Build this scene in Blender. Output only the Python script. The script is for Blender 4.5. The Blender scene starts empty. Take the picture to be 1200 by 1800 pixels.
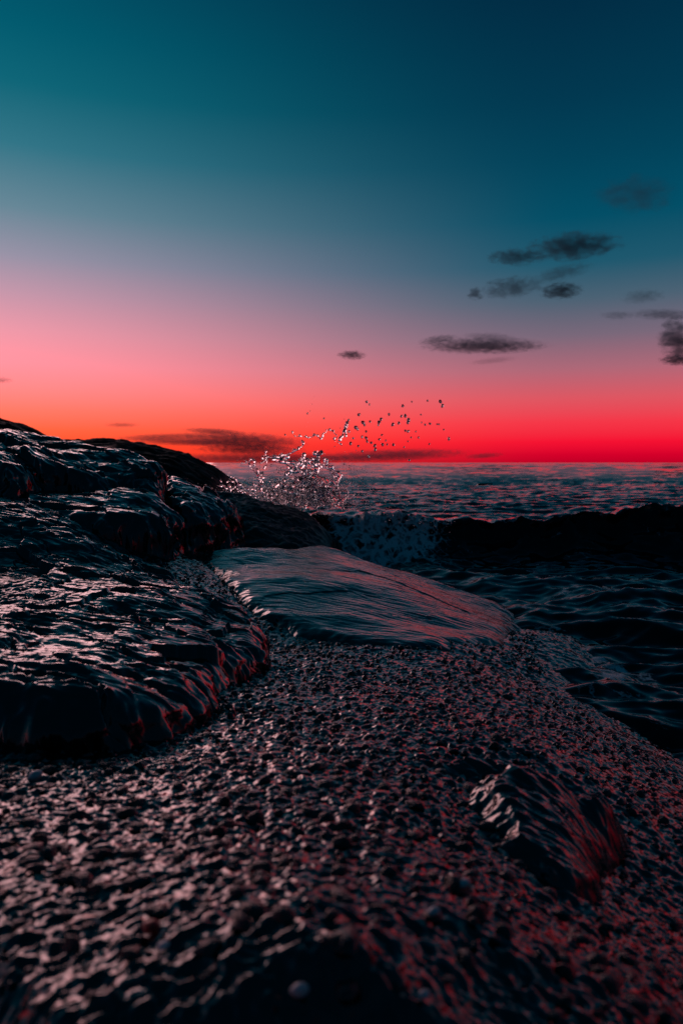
import bpy, math, random
import numpy as np
from mathutils import Vector

rnd = random.Random(7)
rs = np.random.RandomState(11)
scene = bpy.context.scene
COL = scene.collection
DBG = False
R = math.radians

# ------------------------------------------------------------------ camera
CZ, F, HZ = 1.4, 1300.0, 813.0          # eye height above the sea, focal length in photo pixels, horizon row
cam = bpy.data.cameras.new('camera')
cam_o = bpy.data.objects.new('camera', cam)
COL.objects.link(cam_o)
cam_o.location = (0, 0, CZ)
cam_o.rotation_euler = (R(90), 0, 0)
cam.sensor_fit = 'VERTICAL'
cam.sensor_height = 36.0
cam.lens = F / 1800.0 * 36.0
cam.shift_y = -(900 - HZ) / 1800.0
cam.clip_start = 0.05
cam.clip_end = 60000
cam.dof.use_dof = True
cam.dof.focus_distance = 5.0
cam.dof.aperture_fstop = 2.8
scene.camera = cam_o

# ------------------------------------------------------------------ dusk sky
SUN_AZ = -30.0        # degrees from +Y, negative is left of the view
world = bpy.data.worlds.new('World')
scene.world = world
world.use_nodes = True
wn, wl = world.node_tree.nodes, world.node_tree.links
wn.clear()


def lin(c):
    return tuple(((v / 255.0) / 12.92 if v / 255.0 <= 0.04045 else ((v / 255.0 + 0.055) / 1.055) ** 2.4) for v in c)


def N(nodes, t, **kw):
    n = nodes.new(t)
    for k, v in kw.items():
        setattr(n, k, v)
    return n


def mth(nodes, links, op, a, b=None, c=None, clamp=False):
    n = nodes.new('ShaderNodeMath')
    n.operation = op
    n.use_clamp = clamp
    for i, v in enumerate((a, b, c)):
        if v is None:
            continue
        if isinstance(v, (int, float)):
            n.inputs[i].default_value = v
        else:
            links.new(v, n.inputs[i])
    return n.outputs[0]


def row(py):           # photo row -> tangent of elevation
    return (HZ - py) / F


LEFT = [(813, (240, 58, 36)), (785, (252, 84, 40)), (760, (255, 106, 64)), (728, (255, 126, 104)), (692, (254, 142, 140)),
        (652, (250, 152, 164)), (600, (236, 156, 172)), (540, (204, 154, 174)), (480, (158, 150, 170)),
        (400, (106, 138, 154)), (300, (52, 120, 138)), (200, (14, 104, 122)), (100, (0, 92, 112)),
        (0, (0, 80, 102)), (-400, (0, 54, 74)), (-1000, (0, 38, 57)), (-2200, (0, 31, 48))]
RIGHT = [(813, (178, 0, 34)), (800, (212, 0, 42)), (778, (240, 16, 50)), (745, (240, 54, 72)),
         (705, (222, 86, 98)), (655, (174, 104, 120)), (600, (122, 104, 122)), (540, (76, 98, 116)),
         (480, (30, 88, 110)), (400, (0, 78, 102)), (300, (0, 66, 90)), (200, (0, 56, 80)),
         (0, (0, 42, 66)), (-400, (0, 35, 56)), (-1000, (0, 32, 50)), (-2200, (0, 31, 48))]
NIGHT = [(813, (30, 24, 36)), (700, (26, 32, 46)), (500, (6, 36, 54)), (200, (0, 36, 55)),
         (0, (0, 34, 53)), (-500, (0, 32, 50)), (-2200, (0, 31, 48))]
VMAX = 2.4

tc = N(wn, 'ShaderNodeTexCoord')
sep = N(wn, 'ShaderNodeSeparateXYZ')
wl.new(tc.outputs['Generated'], sep.inputs[0])
X, Y, Z = sep.outputs
hyp = mth(wn, wl, 'SQRT', mth(wn, wl, 'ADD', mth(wn, wl, 'MULTIPLY', X, X), mth(wn, wl, 'ADD', mth(wn, wl, 'MULTIPLY', Y, Y), 1e-6)))
tanE = mth(wn, wl, 'DIVIDE', Z, hyp)
tfac = mth(wn, wl, 'POWER', mth(wn, wl, 'DIVIDE', tanE, VMAX, clamp=True), 0.5)
az = mth(wn, wl, 'ARCTAN2', X, Y)
cosd = mth(wn, wl, 'COSINE', mth(wn, wl, 'SUBTRACT', az, R(SUN_AZ)))
dist = mth(wn, wl, 'ARCCOSINE', mth(wn, wl, 'MULTIPLY', cosd, 0.99999))     # angle from the sunset


def ramp(stops, glow=1.0):
    n = N(wn, 'ShaderNodeValToRGB')
    cr = n.color_ramp
    cr.interpolation = 'LINEAR'
    pts = sorted((max(0.0, min(1.0, max(0, row(py)) / VMAX)) ** 0.5, (lin(c)[0] * (1 + (glow - 1) * max(0, (lin(c)[0] - 0.75) / 0.25)), *lin(c)[1:])) for py, c in stops)
    while len(cr.elements) < len(pts):
        cr.elements.new(0.5)
    for e, (p, c) in zip(cr.elements, pts):
        e.position = p
        e.color = (*c, 1)
    wl.new(tfac, n.inputs[0])
    return n.outputs[0]


def mapr(v, a, b, smooth=True):
    n = N(wn, 'ShaderNodeMapRange')
    n.interpolation_type = 'SMOOTHSTEP' if smooth else 'LINEAR'
    wl.new(v, n.inputs['Value'])
    n.inputs['From Min'].default_value = a
    n.inputs['From Max'].default_value = b
    return n.outputs[0]


def mixc(f, a, b):
    n = N(wn, 'ShaderNodeMix')
    n.data_type = 'RGBA'
    wl.new(f, n.inputs['Factor'])
    wl.new(a, n.inputs['A'])
    wl.new(b, n.inputs['B'])
    return n.outputs['Result']


c1 = mixc(mapr(dist, R(-2), R(48)), ramp(LEFT, 1.25), ramp(RIGHT, 1.1))
c2 = mixc(mapr(dist, R(54), R(125)), c1, ramp(NIGHT))
sky = N(wn, 'ShaderNodeTexSky')
sky.sky_type = 'NISHITA'
sky.sun_disc = False
sky.sun_elevation = R(-2.0)
sky.sun_rotation = R(SUN_AZ)
bgA = N(wn, 'ShaderNodeBackground')
bgB = N(wn, 'ShaderNodeBackground')
wl.new(c2, bgA.inputs[0])
wl.new(sky.outputs[0], bgB.inputs[0])
bgA.inputs[1].default_value = 1.0
bgB.inputs[1].default_value = 0.004
add = N(wn, 'ShaderNodeAddShader')
wo = N(wn, 'ShaderNodeOutputWorld')
wl.new(bgA.outputs[0], add.inputs[0])
wl.new(bgB.outputs[0], add.inputs[1])
wl.new(add.outputs[0], wo.inputs[0])

sun = bpy.data.lights.new('sun', 'SUN')
sun.energy = 1.0
sun.angle = R(40)
sun.color = (1.0, 0.50, 0.50)
sun_o = bpy.data.objects.new('sun', sun)
COL.objects.link(sun_o)
sd = Vector((math.sin(R(SUN_AZ)) * math.cos(R(6)), math.cos(R(SUN_AZ)) * math.cos(R(6)), math.sin(R(6))))
sun_o.rotation_euler = (-sd).to_track_quat('-Z', 'Y').to_euler()

vs = scene.view_settings
vs.view_transform = 'Standard'
vs.look = 'None'
vs.exposure = 0.0
vs.gamma = 1.0
vs.use_curve_mapping = False
scene.cycles.max_bounces = 8
scene.cycles.transparent_max_bounces = 12
scene.cycles.caustics_reflective = False
scene.cycles.caustics_refractive = False


# ------------------------------------------------------------------ numeric helpers
PERM = np.random.RandomState(3).permutation(4096)
GA = np.random.RandomState(5).rand(4096) * 2 * np.pi
GX, GY = np.cos(GA), np.sin(GA)


def perlin(x, y, seed=0):
    xi, yi = np.floor(x).astype(np.int64), np.floor(y).astype(np.int64)
    xf, yf = x - xi, y - yi
    u = xf * xf * xf * (xf * (xf * 6 - 15) + 10)
    v = yf * yf * yf * (yf * (yf * 6 - 15) + 10)

    def g(ix, iy, dx, dy):
        h = PERM[(PERM[(PERM[(ix + seed * 131) & 4095] + iy) & 4095] + seed * 17) & 4095]
        return GX[h] * dx + GY[h] * dy
    n00, n10 = g(xi, yi, xf, yf), g(xi + 1, yi, xf - 1, yf)
    n01, n11 = g(xi, yi + 1, xf, yf - 1), g(xi + 1, yi + 1, xf - 1, yf - 1)
    a = n00 + u * (n10 - n00)
    b = n01 + u * (n11 - n01)
    return 1.5 * (a + v * (b - a))


def fbm(x, y, oct=4, seed=0, gain=0.5, lac=2.07):
    t, a, s = 0, 1.0, 0
    for i in range(oct):
        t = t + a * perlin(x, y, seed + i * 7)
        s += a
        a *= gain
        x, y = x * lac + 3.1, y * lac - 1.7
    return t / s


def ridged(x, y, oct=4, seed=0, gain=0.5):
    t, a, s = 0, 1.0, 0
    for i in range(oct):
        t = t + a * (1 - np.abs(perlin(x, y, seed + i * 7)) * 2)
        s += a
        a *= gain
        x, y = x * 2.03 + 5.3, y * 2.03 + 1.9
    return t / s


def sstep(a, b, x):
    t = np.clip((x - a) / (b - a), 0, 1)
    return t * t * (3 - 2 * t)


def PZ(px, py, z):         # a photo point known to lie at height z
    return P(px, py, (CZ - z) * F / (py - HZ))


def P(px, py, y):
    return ((px - 600) / F * y, y, CZ - (py - HZ) / F * y)


class TPS:                      # thin plate through the given points
    def __init__(self, pts, reg=1e-4):
        pts = np.array(pts, float)
        self.p, z = pts[:, :2], pts[:, 2]
        n = len(pts)
        K = self.k(self.p[:, 0][:, None] - self.p[:, 0], self.p[:, 1][:, None] - self.p[:, 1]) + reg * np.eye(n)
        A = np.zeros((n + 3, n + 3))
        A[:n, :n] = K
        A[:n, n] = A[n, :n] = 1
        A[:n, n + 1:] = self.p
        A[n + 1:, :n] = self.p.T
        self.w = np.linalg.solve(A, np.concatenate([z, [0, 0, 0]]))

    @staticmethod
    def k(dx, dy):
        r2 = dx * dx + dy * dy + 1e-12
        return 0.5 * r2 * np.log(r2)

    def __call__(self, x, y):
        n = len(self.p)
        z = self.w[n] + self.w[n + 1] * x + self.w[n + 2] * y
        for i in range(n):
            z = z + self.w[i] * self.k(x - self.p[i, 0], y - self.p[i, 1])
        return z


def poly_sd(poly, x, y):        # signed distance, positive inside
    poly = np.array(poly, float)
    d = np.full(x.shape, 1e9)
    ins = np.zeros(x.shape, bool)
    n = len(poly)
    for i in range(n):
        a, b = poly[i], poly[(i + 1) % n]
        ex, ey = b - a
        t = np.clip(((x - a[0]) * ex + (y - a[1]) * ey) / (ex * ex + ey * ey + 1e-12), 0, 1)
        d = np.minimum(d, np.hypot(x - a[0] - t * ex, y - a[1] - t * ey))
        c = ((a[1] > y) != (b[1] > y)) & (x < (b[0] - a[0]) * (y - a[1]) / (b[1] - a[1] + 1e-12) + a[0])
        ins ^= c
    return np.where(ins, d, -d)


def line_side(line, x, y):      # signed distance to an open line (left of its direction positive) and distance along it 0..1
    line = np.array(line, float)
    best = np.full(x.shape, 1e9)
    sg = np.zeros(x.shape)
    along = np.zeros(x.shape)
    n = len(line) - 1
    for i in range(n):
        a, b = line[i], line[i + 1]
        ex, ey = b - a
        t = np.clip(((x - a[0]) * ex + (y - a[1]) * ey) / (ex * ex + ey * ey), 0, 1)
        dx, dy = x - a[0] - t * ex, y - a[1] - t * ey
        d = np.hypot(dx, dy)
        m = d < best
        best = np.where(m, d, best)
        sg = np.where(m, np.sign(ex * dy - ey * dx), sg)
        along = np.where(m, (i + t) / n, along)
    return best * sg, along


# ------------------------------------------------------------------ object helpers
def link(o, label=None, cat=None, group=None, kind=None, parent=None):
    COL.objects.link(o)
    if parent:
        o.parent = parent
    for k, v in (('label', label), ('category', cat), ('group', group), ('kind', kind)):
        if v:
            o[k] = v
    return o


def mesh_from(name, verts, quads, mat, attrs=None):
    me = bpy.data.meshes.new(name)
    verts = np.asarray(verts, np.float32)
    quads = np.asarray(quads, np.int32)
    k = quads.shape[1]
    me.vertices.add(len(verts))
    me.vertices.foreach_set('co', verts.ravel())
    me.loops.add(quads.size)
    me.loops.foreach_set('vertex_index', quads.ravel())
    me.polygons.add(len(quads))
    me.polygons.foreach_set('loop_start', np.arange(0, quads.size, k, dtype=np.int32))
    me.polygons.foreach_set('use_smooth', np.ones(len(quads), bool))
    me.update(calc_edges=True)
    for an, av in (attrs or {}).items():
        at = me.attributes.new(an, 'FLOAT', 'POINT')
        at.data.foreach_set('value', np.asarray(av, np.float32).ravel())
    me.materials.append(mat)
    return me


def grid_mesh(name, GXX, GYY, GZZ, mat, keep=None, attrs=None):
    r, c = GXX.shape
    idx = np.arange(r * c).reshape(r, c)
    q = np.stack([idx[:-1, :-1], idx[:-1, 1:], idx[1:, 1:], idx[1:, :-1]], -1).reshape(-1, 4)
    v = np.stack([GXX, GYY, GZZ], -1).reshape(-1, 3)
    at = {k: a.reshape(-1) for k, a in (attrs or {}).items()}
    if keep is not None:
        k = keep.reshape(-1)
        q = q[k[q].any(1)]
        used = np.unique(q)
        mp = np.zeros(r * c, np.int64)
        mp[used] = np.arange(len(used))
        q, v = mp[q], v[used]
        at = {kk: a[used] for kk, a in at.items()}
    return mesh_from(name, v, q, mat, at)


# ------------------------------------------------------------------ materials
def rock_material(name, base, base2, rough=(0.2, 0.45), scale=1.0, bump=0.5, stretch=(1, 1, 1), fine=60.0, spec=0.5, ior=1.75):
    m = bpy.data.materials.new(name)
    m.use_nodes = True
    n, l = m.node_tree.nodes, m.node_tree.links
    b = n['Principled BSDF']
    t = N(n, 'ShaderNodeTexCoord')
    mp = N(n, 'ShaderNodeMapping')
    mp.inputs['Scale'].default_value = [s * scale for s in stretch]
    l.new(t.outputs['Object'], mp.inputs['Vector'])

    def noise(sc, det=4, dist=0.0):
        x = N(n, 'ShaderNodeTexNoise')
        x.inputs['Scale'].default_value = sc
        x.inputs['Detail'].default_value = det
        x.inputs['Distortion'].default_value = dist
        l.new(mp.outputs[0], x.inputs['Vector'])
        return x.outputs[0]
    big, mid, fin = noise(2.3, 5, 0.6), noise(fine * 0.28, 4, 0.4), noise(fine, 3)
    mx = N(n, 'ShaderNodeMix')
    mx.data_type = 'RGBA'
    l.new(big, mx.inputs['Factor'])
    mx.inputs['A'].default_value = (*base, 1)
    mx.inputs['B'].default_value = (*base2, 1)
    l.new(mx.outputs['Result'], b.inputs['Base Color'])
    mr = N(n, 'ShaderNodeMapRange')
    l.new(mid, mr.inputs['Value'])
    mr.inputs['From Min'].default_value = 0.3
    mr.inputs['From Max'].default_value = 0.7
    mr.inputs['To Min'].default_value = rough[0]
    mr.inputs['To Max'].default_value = rough[1]
    l.new(mr.outputs[0], b.inputs['Roughness'])
    b.inputs['Specular IOR Level'].default_value = spec
    b.inputs['IOR'].default_value = ior
    b1 = N(n, 'ShaderNodeBump')
    b1.inputs['Strength'].default_value = bump
    b1.inputs['Distance'].default_value = 0.012
    l.new(mid, b1.inputs['Height'])
    b2 = N(n, 'ShaderNodeBump')
    b2.inputs['Strength'].default_value = bump * 0.8
    b2.inputs['Distance'].default_value = 0.004
    l.new(fin, b2.inputs['Height'])
    l.new(b1.outputs[0], b2.inputs['Normal'])
    l.new(b2.outputs[0], b.inputs['Normal'])
    return m


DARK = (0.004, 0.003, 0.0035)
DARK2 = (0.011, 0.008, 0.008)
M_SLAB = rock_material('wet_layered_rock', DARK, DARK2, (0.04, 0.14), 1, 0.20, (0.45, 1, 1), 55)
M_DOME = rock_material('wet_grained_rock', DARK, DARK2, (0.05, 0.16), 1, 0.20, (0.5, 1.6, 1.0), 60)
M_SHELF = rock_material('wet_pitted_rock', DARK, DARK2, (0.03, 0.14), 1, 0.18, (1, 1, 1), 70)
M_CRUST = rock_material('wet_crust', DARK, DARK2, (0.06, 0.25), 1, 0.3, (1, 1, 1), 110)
M_MOUND = rock_material('dull_crust', DARK, DARK2, (0.25, 0.5), 1, 0.9, (1, 1, 1), 60, ior=1.45)
M_BLACK = rock_material('black_dry_rock', (0.001, 0.001, 0.001), (0.003, 0.002, 0.002), (0.7, 0.9), 1, 0.7, (1, 1, 1), 40, spec=0.0, ior=1.4)
M_FAR = rock_material('far_dry_rock', (0.006, 0.005, 0.005), (0.02, 0.015, 0.012), (0.6, 0.85), 0.4, 0.7, (1, 1, 1), 20, spec=0.15, ior=1.45)


def water_material():
    m = bpy.data.materials.new('sea_water')
    m.use_nodes = True
    n, l = m.node_tree.nodes, m.node_tree.links
    b = n['Principled BSDF']
    at = N(n, 'ShaderNodeAttribute', attribute_name='foam')
    t = N(n, 'ShaderNodeTexCoord')
    mp = N(n, 'ShaderNodeMapping')
    mp.inputs['Scale'].default_value = (0.6, 1.0, 1.0)
    l.new(t.outputs['Object'], mp.inputs['Vector'])
    nz = N(n, 'ShaderNodeTexNoise')
    nz.inputs['Scale'].default_value = 9.0
    nz.inputs['Detail'].default_value = 5
    l.new(mp.outputs[0], nz.inputs['Vector'])
    vz = N(n, 'ShaderNodeTexNoise')
    vz.inputs['Scale'].default_value = 6.5
    vz.inputs['Detail'].default_value = 8
    vz.inputs['Roughness'].default_value = 0.62
    l.new(t.outputs['Object'], vz.inputs['Vector'])
    vo = N(n, 'ShaderNodeTexVoronoi', feature='DISTANCE_TO_EDGE')
    vo.inputs['Scale'].default_value = 7.0
    dst = N(n, 'ShaderNodeVectorMath', operation='MULTIPLY_ADD')
    l.new(vz.outputs['Color'], dst.inputs[0])
    dst.inputs[1].default_value = (0.22, 0.22, 0.22)
    l.new(t.outputs['Object'], dst.inputs[2])
    l.new(dst.outputs[0], vo.inputs['Vector'])
    lace = mth(n, l, 'SUBTRACT', 1.0, mth(n, l, 'MULTIPLY', vo.outputs['Distance'], 5.0, clamp=True))
    f = mth(n, l, 'ADD', at.outputs['Fac'], mth(n, l, 'MULTIPLY', lace, 0.55))
    f = mth(n, l, 'ADD', f, mth(n, l, 'MULTIPLY', mth(n, l, 'SUBTRACT', vz.outputs[0], 0.5), 1.6))
    f = mth(n, l, 'MULTIPLY', mth(n, l, 'SUBTRACT', f, 0.82), 2.2, clamp=True)
    mx = N(n, 'ShaderNodeMix')
    mx.data_type = 'RGBA'
    l.new(f, mx.inputs['Factor'])
    mx.inputs['A'].default_value = (0.002, 0.006, 0.009, 1)
    mx.inputs['B'].default_value = (0.88, 0.92, 0.93, 1)
    l.new(mx.outputs['Result'], b.inputs['Base Color'])
    mr = N(n, 'ShaderNodeMapRange')
    l.new(f, mr.inputs['Value'])
    mr.inputs['To Min'].default_value = 0.10
    mr.inputs['To Max'].default_value = 0.6
    l.new(mr.outputs[0], b.inputs['Roughness'])
    b.inputs['IOR'].default_value = 1.33
    # small wind waves as a tilt of the surface normal, the same at every distance
    acc = None
    for sc, kx, ky in ((0.6, 0.10, 0.16), (2.4, 0.12, 0.18), (9.0, 0.10, 0.14)):
        w = N(n, 'ShaderNodeTexNoise')
        w.inputs['Scale'].default_value = sc
        w.inputs['Detail'].default_value = 3
        l.new(mp.outputs[0], w.inputs['Vector'])
        sb = N(n, 'ShaderNodeVectorMath', operation='SUBTRACT')
        l.new(w.outputs['Color'], sb.inputs[0])
        sb.inputs[1].default_value = (0.5, 0.5, 0.5)
        ml = N(n, 'ShaderNodeVectorMath', operation='MULTIPLY')
        l.new(sb.outputs[0], ml.inputs[0])
        ml.inputs[1].default_value = (kx, ky, 0)
        if acc is None:
            acc = ml.outputs[0]
        else:
            ad = N(n, 'ShaderNodeVectorMath', operation='ADD')
            l.new(acc, ad.inputs[0])
            l.new(ml.outputs[0], ad.inputs[1])
            acc = ad.outputs[0]
    ge = N(n, 'ShaderNodeNewGeometry')
    ad = N(n, 'ShaderNodeVectorMath', operation='ADD')
    l.new(ge.outputs['Normal'], ad.inputs[0])
    l.new(acc, ad.inputs[1])
    nm = N(n, 'ShaderNodeVectorMath', operation='NORMALIZE')
    l.new(ad.outputs[0], nm.inputs[0])
    l.new(nm.outputs[0], b.inputs['Normal'])
    return m


M_SEA = water_material()


def glass_water(name, col=(0.86, 0.93, 0.95)):
    m = bpy.data.materials.new(name)
    m.use_nodes = True
    b = m.node_tree.nodes['Principled BSDF']
    b.inputs['Base Color'].default_value = (*col, 1)
    b.inputs['Transmission Weight'].default_value = 1.0
    b.inputs['Roughness'].default_value = 0.03
    b.inputs['IOR'].default_value = 1.33
    return m


M_SPLASH = glass_water('splash_water')
M_SPRAY = bpy.data.materials.new('white_spray')
M_SPRAY.use_nodes = True
_b = M_SPRAY.node_tree.nodes['Principled BSDF']
_b.inputs['Base Color'].default_value = (0.85, 0.88, 0.9, 1)
_b.inputs['Transmission Weight'].default_value = 0.6
_b.inputs['Roughness'].default_value = 0.25
_b.inputs['IOR'].default_value = 1.33
M_DROP = glass_water('drop_water', (0.25, 0.27, 0.3))

# ------------------------------------------------------------------ ground: the encrusted rock shelf
G_PTS = [PZ(*a) for a in [
    (600, 1790, 0.75), (600, 1700, 0.79), (600, 1600, 0.77), (600, 1500, 0.70), (600, 1400, 0.595), (600, 1300, 0.468), (650, 1200, 0.305), (600, 1120, 0.24),
    (150, 1700, 0.74), (300, 1500, 0.69), (60, 1380, 0.60), (200, 1345, 0.55), (420, 1250, 0.43), (470, 1130, 0.27), (420, 1040, 0.35),
    (330, 975, 0.50), (250, 930, 0.68), (880, 1460, 0.52), (850, 1620, 0.71), (850, 1760, 0.70), (950, 1330, 0.40), (800, 1180, 0.25),
    (880, 1140, 0.09), (920, 1190, 0.07), (1010, 1248, 0.03), (1180, 1350, -0.02), (1150, 1480, 0.27), (1150, 1700, 0.45),
    (780, 1124, 0.20), (1000, 1120, -0.1)]]
G_PTS += [(-1.05, 4.6, 0.42), (0.25, 6.2, 0.0), (-0.4, 6.8, 0.10), (0.7, 6.6, -0.1), (0.0, 8.0, -0.1), (-1.0, 8.2, 0.2), (0.60, 1.75, 0.40), (0.8, 1.5, 0.33), (0.8, 1.9, 0.30), (1.05, 2.1, 0.20)]
G_PTS += [(0.2, -1.5, 0.85), (-2.5, -1.5, 1.1), (2.6, -1.0, 0.15), (-4.5, 3.0, 1.1), (-4.5, 7.5, 1.35), (3.0, 2.5, -0.6), (3.2, 5.5, -0.9),
          (1.8, 8.0, -0.9), (0.4, 9.0, -0.6), (-0.6, 10.5, -0.4), (-0.3, 0.35, 0.62), (0.4, 0.35, 0.60), (-2.5, 12, 0.3), (-6, 12, 0.9)]
G = TPS(G_PTS)


def ground_base(x, y):
    z = G(x, y)
    z = np.maximum(z, -1.2 + 0.05 * np.tanh(z))
    # shelf bent down in both near corners, a shape added to turn them dark
    s1, _ = line_side([(-1.6, 1.75), (-0.95, 1.45), (-0.57, 1.23), (-0.33, 0.98), (-0.24, 0.80), (-0.20, 0.6), (-0.18, 0.2)], x, y)
    s2, _ = line_side([(0.14, 0.2), (0.20, 0.66), (0.32, 0.90), (0.47, 1.18), (0.85, 1.50)], x, y)
    z = z - np.clip(-0.05 - s1, 0, 0.5) * 0.9 * sstep(0.0, -0.15, s1) * (y < 2.2)
    z = z - np.clip(-0.02 - s2, 0, 0.45) * 1.15 * sstep(0.0, -0.15, s2) * sstep(2.1, 1.5, y)
    return z


def ground_h(x, y):
    z = ground_base(x, y)
    z = z + 0.022 * fbm(x * 1.7, y * 1.7, 3, 1) + 0.007 * fbm(x * 6, y * 6, 3, 4)
    return z


def pits(x, y, sc, seed):
    """Pitted skin: each cell a hollow (or now and then a knob) of its own depth, meeting its neighbours in a rim."""
    u, w = x / sc, y / sc
    iu, iw = np.floor(u).astype(np.int64), np.floor(w).astype(np.int64)
    best = np.full(x.shape, 9.0)
    sec = np.full(x.shape, 9.0)
    idc = np.zeros(x.shape, np.int64)
    for a in (-1, 0, 1):
        for b in (-1, 0, 1):
            h1 = PERM[(PERM[(iu + a + seed * 57) & 4095] + iw + b) & 4095]
            h2 = PERM[(h1 + 1013 + seed) & 4095]
            d = np.hypot((iu + a + 0.08 + 0.84 * h1 / 4096.0) - u, ((iw + b + 0.08 + 0.84 * h2 / 4096.0) - w))
            m1 = d < best
            sec = np.where(m1, best, np.minimum(sec, d))
            idc = np.where(m1, h2, idc)
            best = np.where(m1, d, best)
    r = PERM[(idc + 77) & 4095] / 4096.0
    edge = np.clip((sec - best) * 1.7, 0, 1)          # 0 on the rim, 1 well inside the cell
    bowl = -(edge ** 1.1) * (0.3 + 0.9 * r)
    knob = edge ** 0.7 * 0.75
    return np.where(r > 0.72, knob, bowl)


nr, nc = 860, 600
v = np.linspace(-1, 1, nc)
ug = np.linspace(0, 1, nr)
yy = np.concatenate([[-4, -1.6, -0.5, 0.0, 0.25, 0.4], 0.55 * (9.0 / 0.55) ** ug, np.linspace(9.1, 13.5, 40)])
XX = (np.sinh(v * 1.7) / np.sinh(1.7))[None, :] * (0.62 * np.clip(yy, 0, None) + 0.9)[:, None] - 0.1
XX[:, 0] -= 3.0
YY = np.repeat(yy[:, None], nc, 1)
ZZ = ground_h(XX, YY)
wu = XX + 0.012 * fbm(XX * 22, YY * 22, 2, 401)
wv = (YY + 0.012 * fbm(XX * 22 + 5, YY * 22, 2, 403)) * 1.25
big_m = 0.5 + 0.9 * fbm(XX * 2.3, YY * 2.3, 3, 407)
ZZ = ZZ + (0.0098 * np.clip(0.55 + big_m * 0.6, 0.3, 1.3) * pits(wu, wv, 0.039, 3) + 0.0042 * pits(wu, wv, 0.018, 8)) * sstep(9, 6, YY) * sstep(0.4, 0.7, YY)
vis = ZZ > -0.35
for ft in ([(-300, 2.5), (250, 2.6), (360, 3.2), (420, 4.0), (300, 5.2), (80, 6.2), (-400, 5.6)], [(400, 6.6), (480, 7.6), (650, 7.8), (860, 6.8), (850, 5.9), (700, 5.5), (560, 5.7), (470, 6.1)]):
    vis &= poly_sd([((p - 600) / F * yv, yv) for p, yv in ft], XX, YY) < 0
shelf = bpy.data.objects.new('rock_shelf', grid_mesh('rock_shelf', XX, YY, ZZ, M_SHELF, keep=vis))
link(shelf, 'dark wet rock shelf crusted with small lumps sloping to the water', 'rock', kind='structure')


# ------------------------------------------------------------------ rocks
def facets(x, y, sc, seed):
    """Fracture faces: every cell a flat chip of its own tilt and height, with sharp joints between."""
    u, w = x / sc, y / sc
    iu, iw = np.floor(u).astype(np.int64), np.floor(w).astype(np.int64)
    best = np.full(x.shape, 9.0)
    out = np.zeros(x.shape)
    for a in (-1, 0, 1):
        for b in (-1, 0, 1):
            h1 = PERM[(PERM[(iu + a + seed * 91) & 4095] + iw + b) & 4095]
            h2, h3, h4 = PERM[(h1 + 1013) & 4095], PERM[(h1 + 2111) & 4095], PERM[(h1 + 3001) & 4095]
            dx, dy = u - (iu + a + h1 / 4096.0), w - (iw + b + h2 / 4096.0)
            d = np.abs(dx) * 0.7 + np.abs(dy) + 0.4 * np.hypot(dx, dy)
            m1 = d < best
            best = np.where(m1, d, best)
            out = np.where(m1, (h3 / 2048.0 - 1) * dx * 0.6 + (h4 / 2048.0 - 1) * dy + 0.35 * (h2 / 2048.0 - 1), out)
    return out


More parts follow.
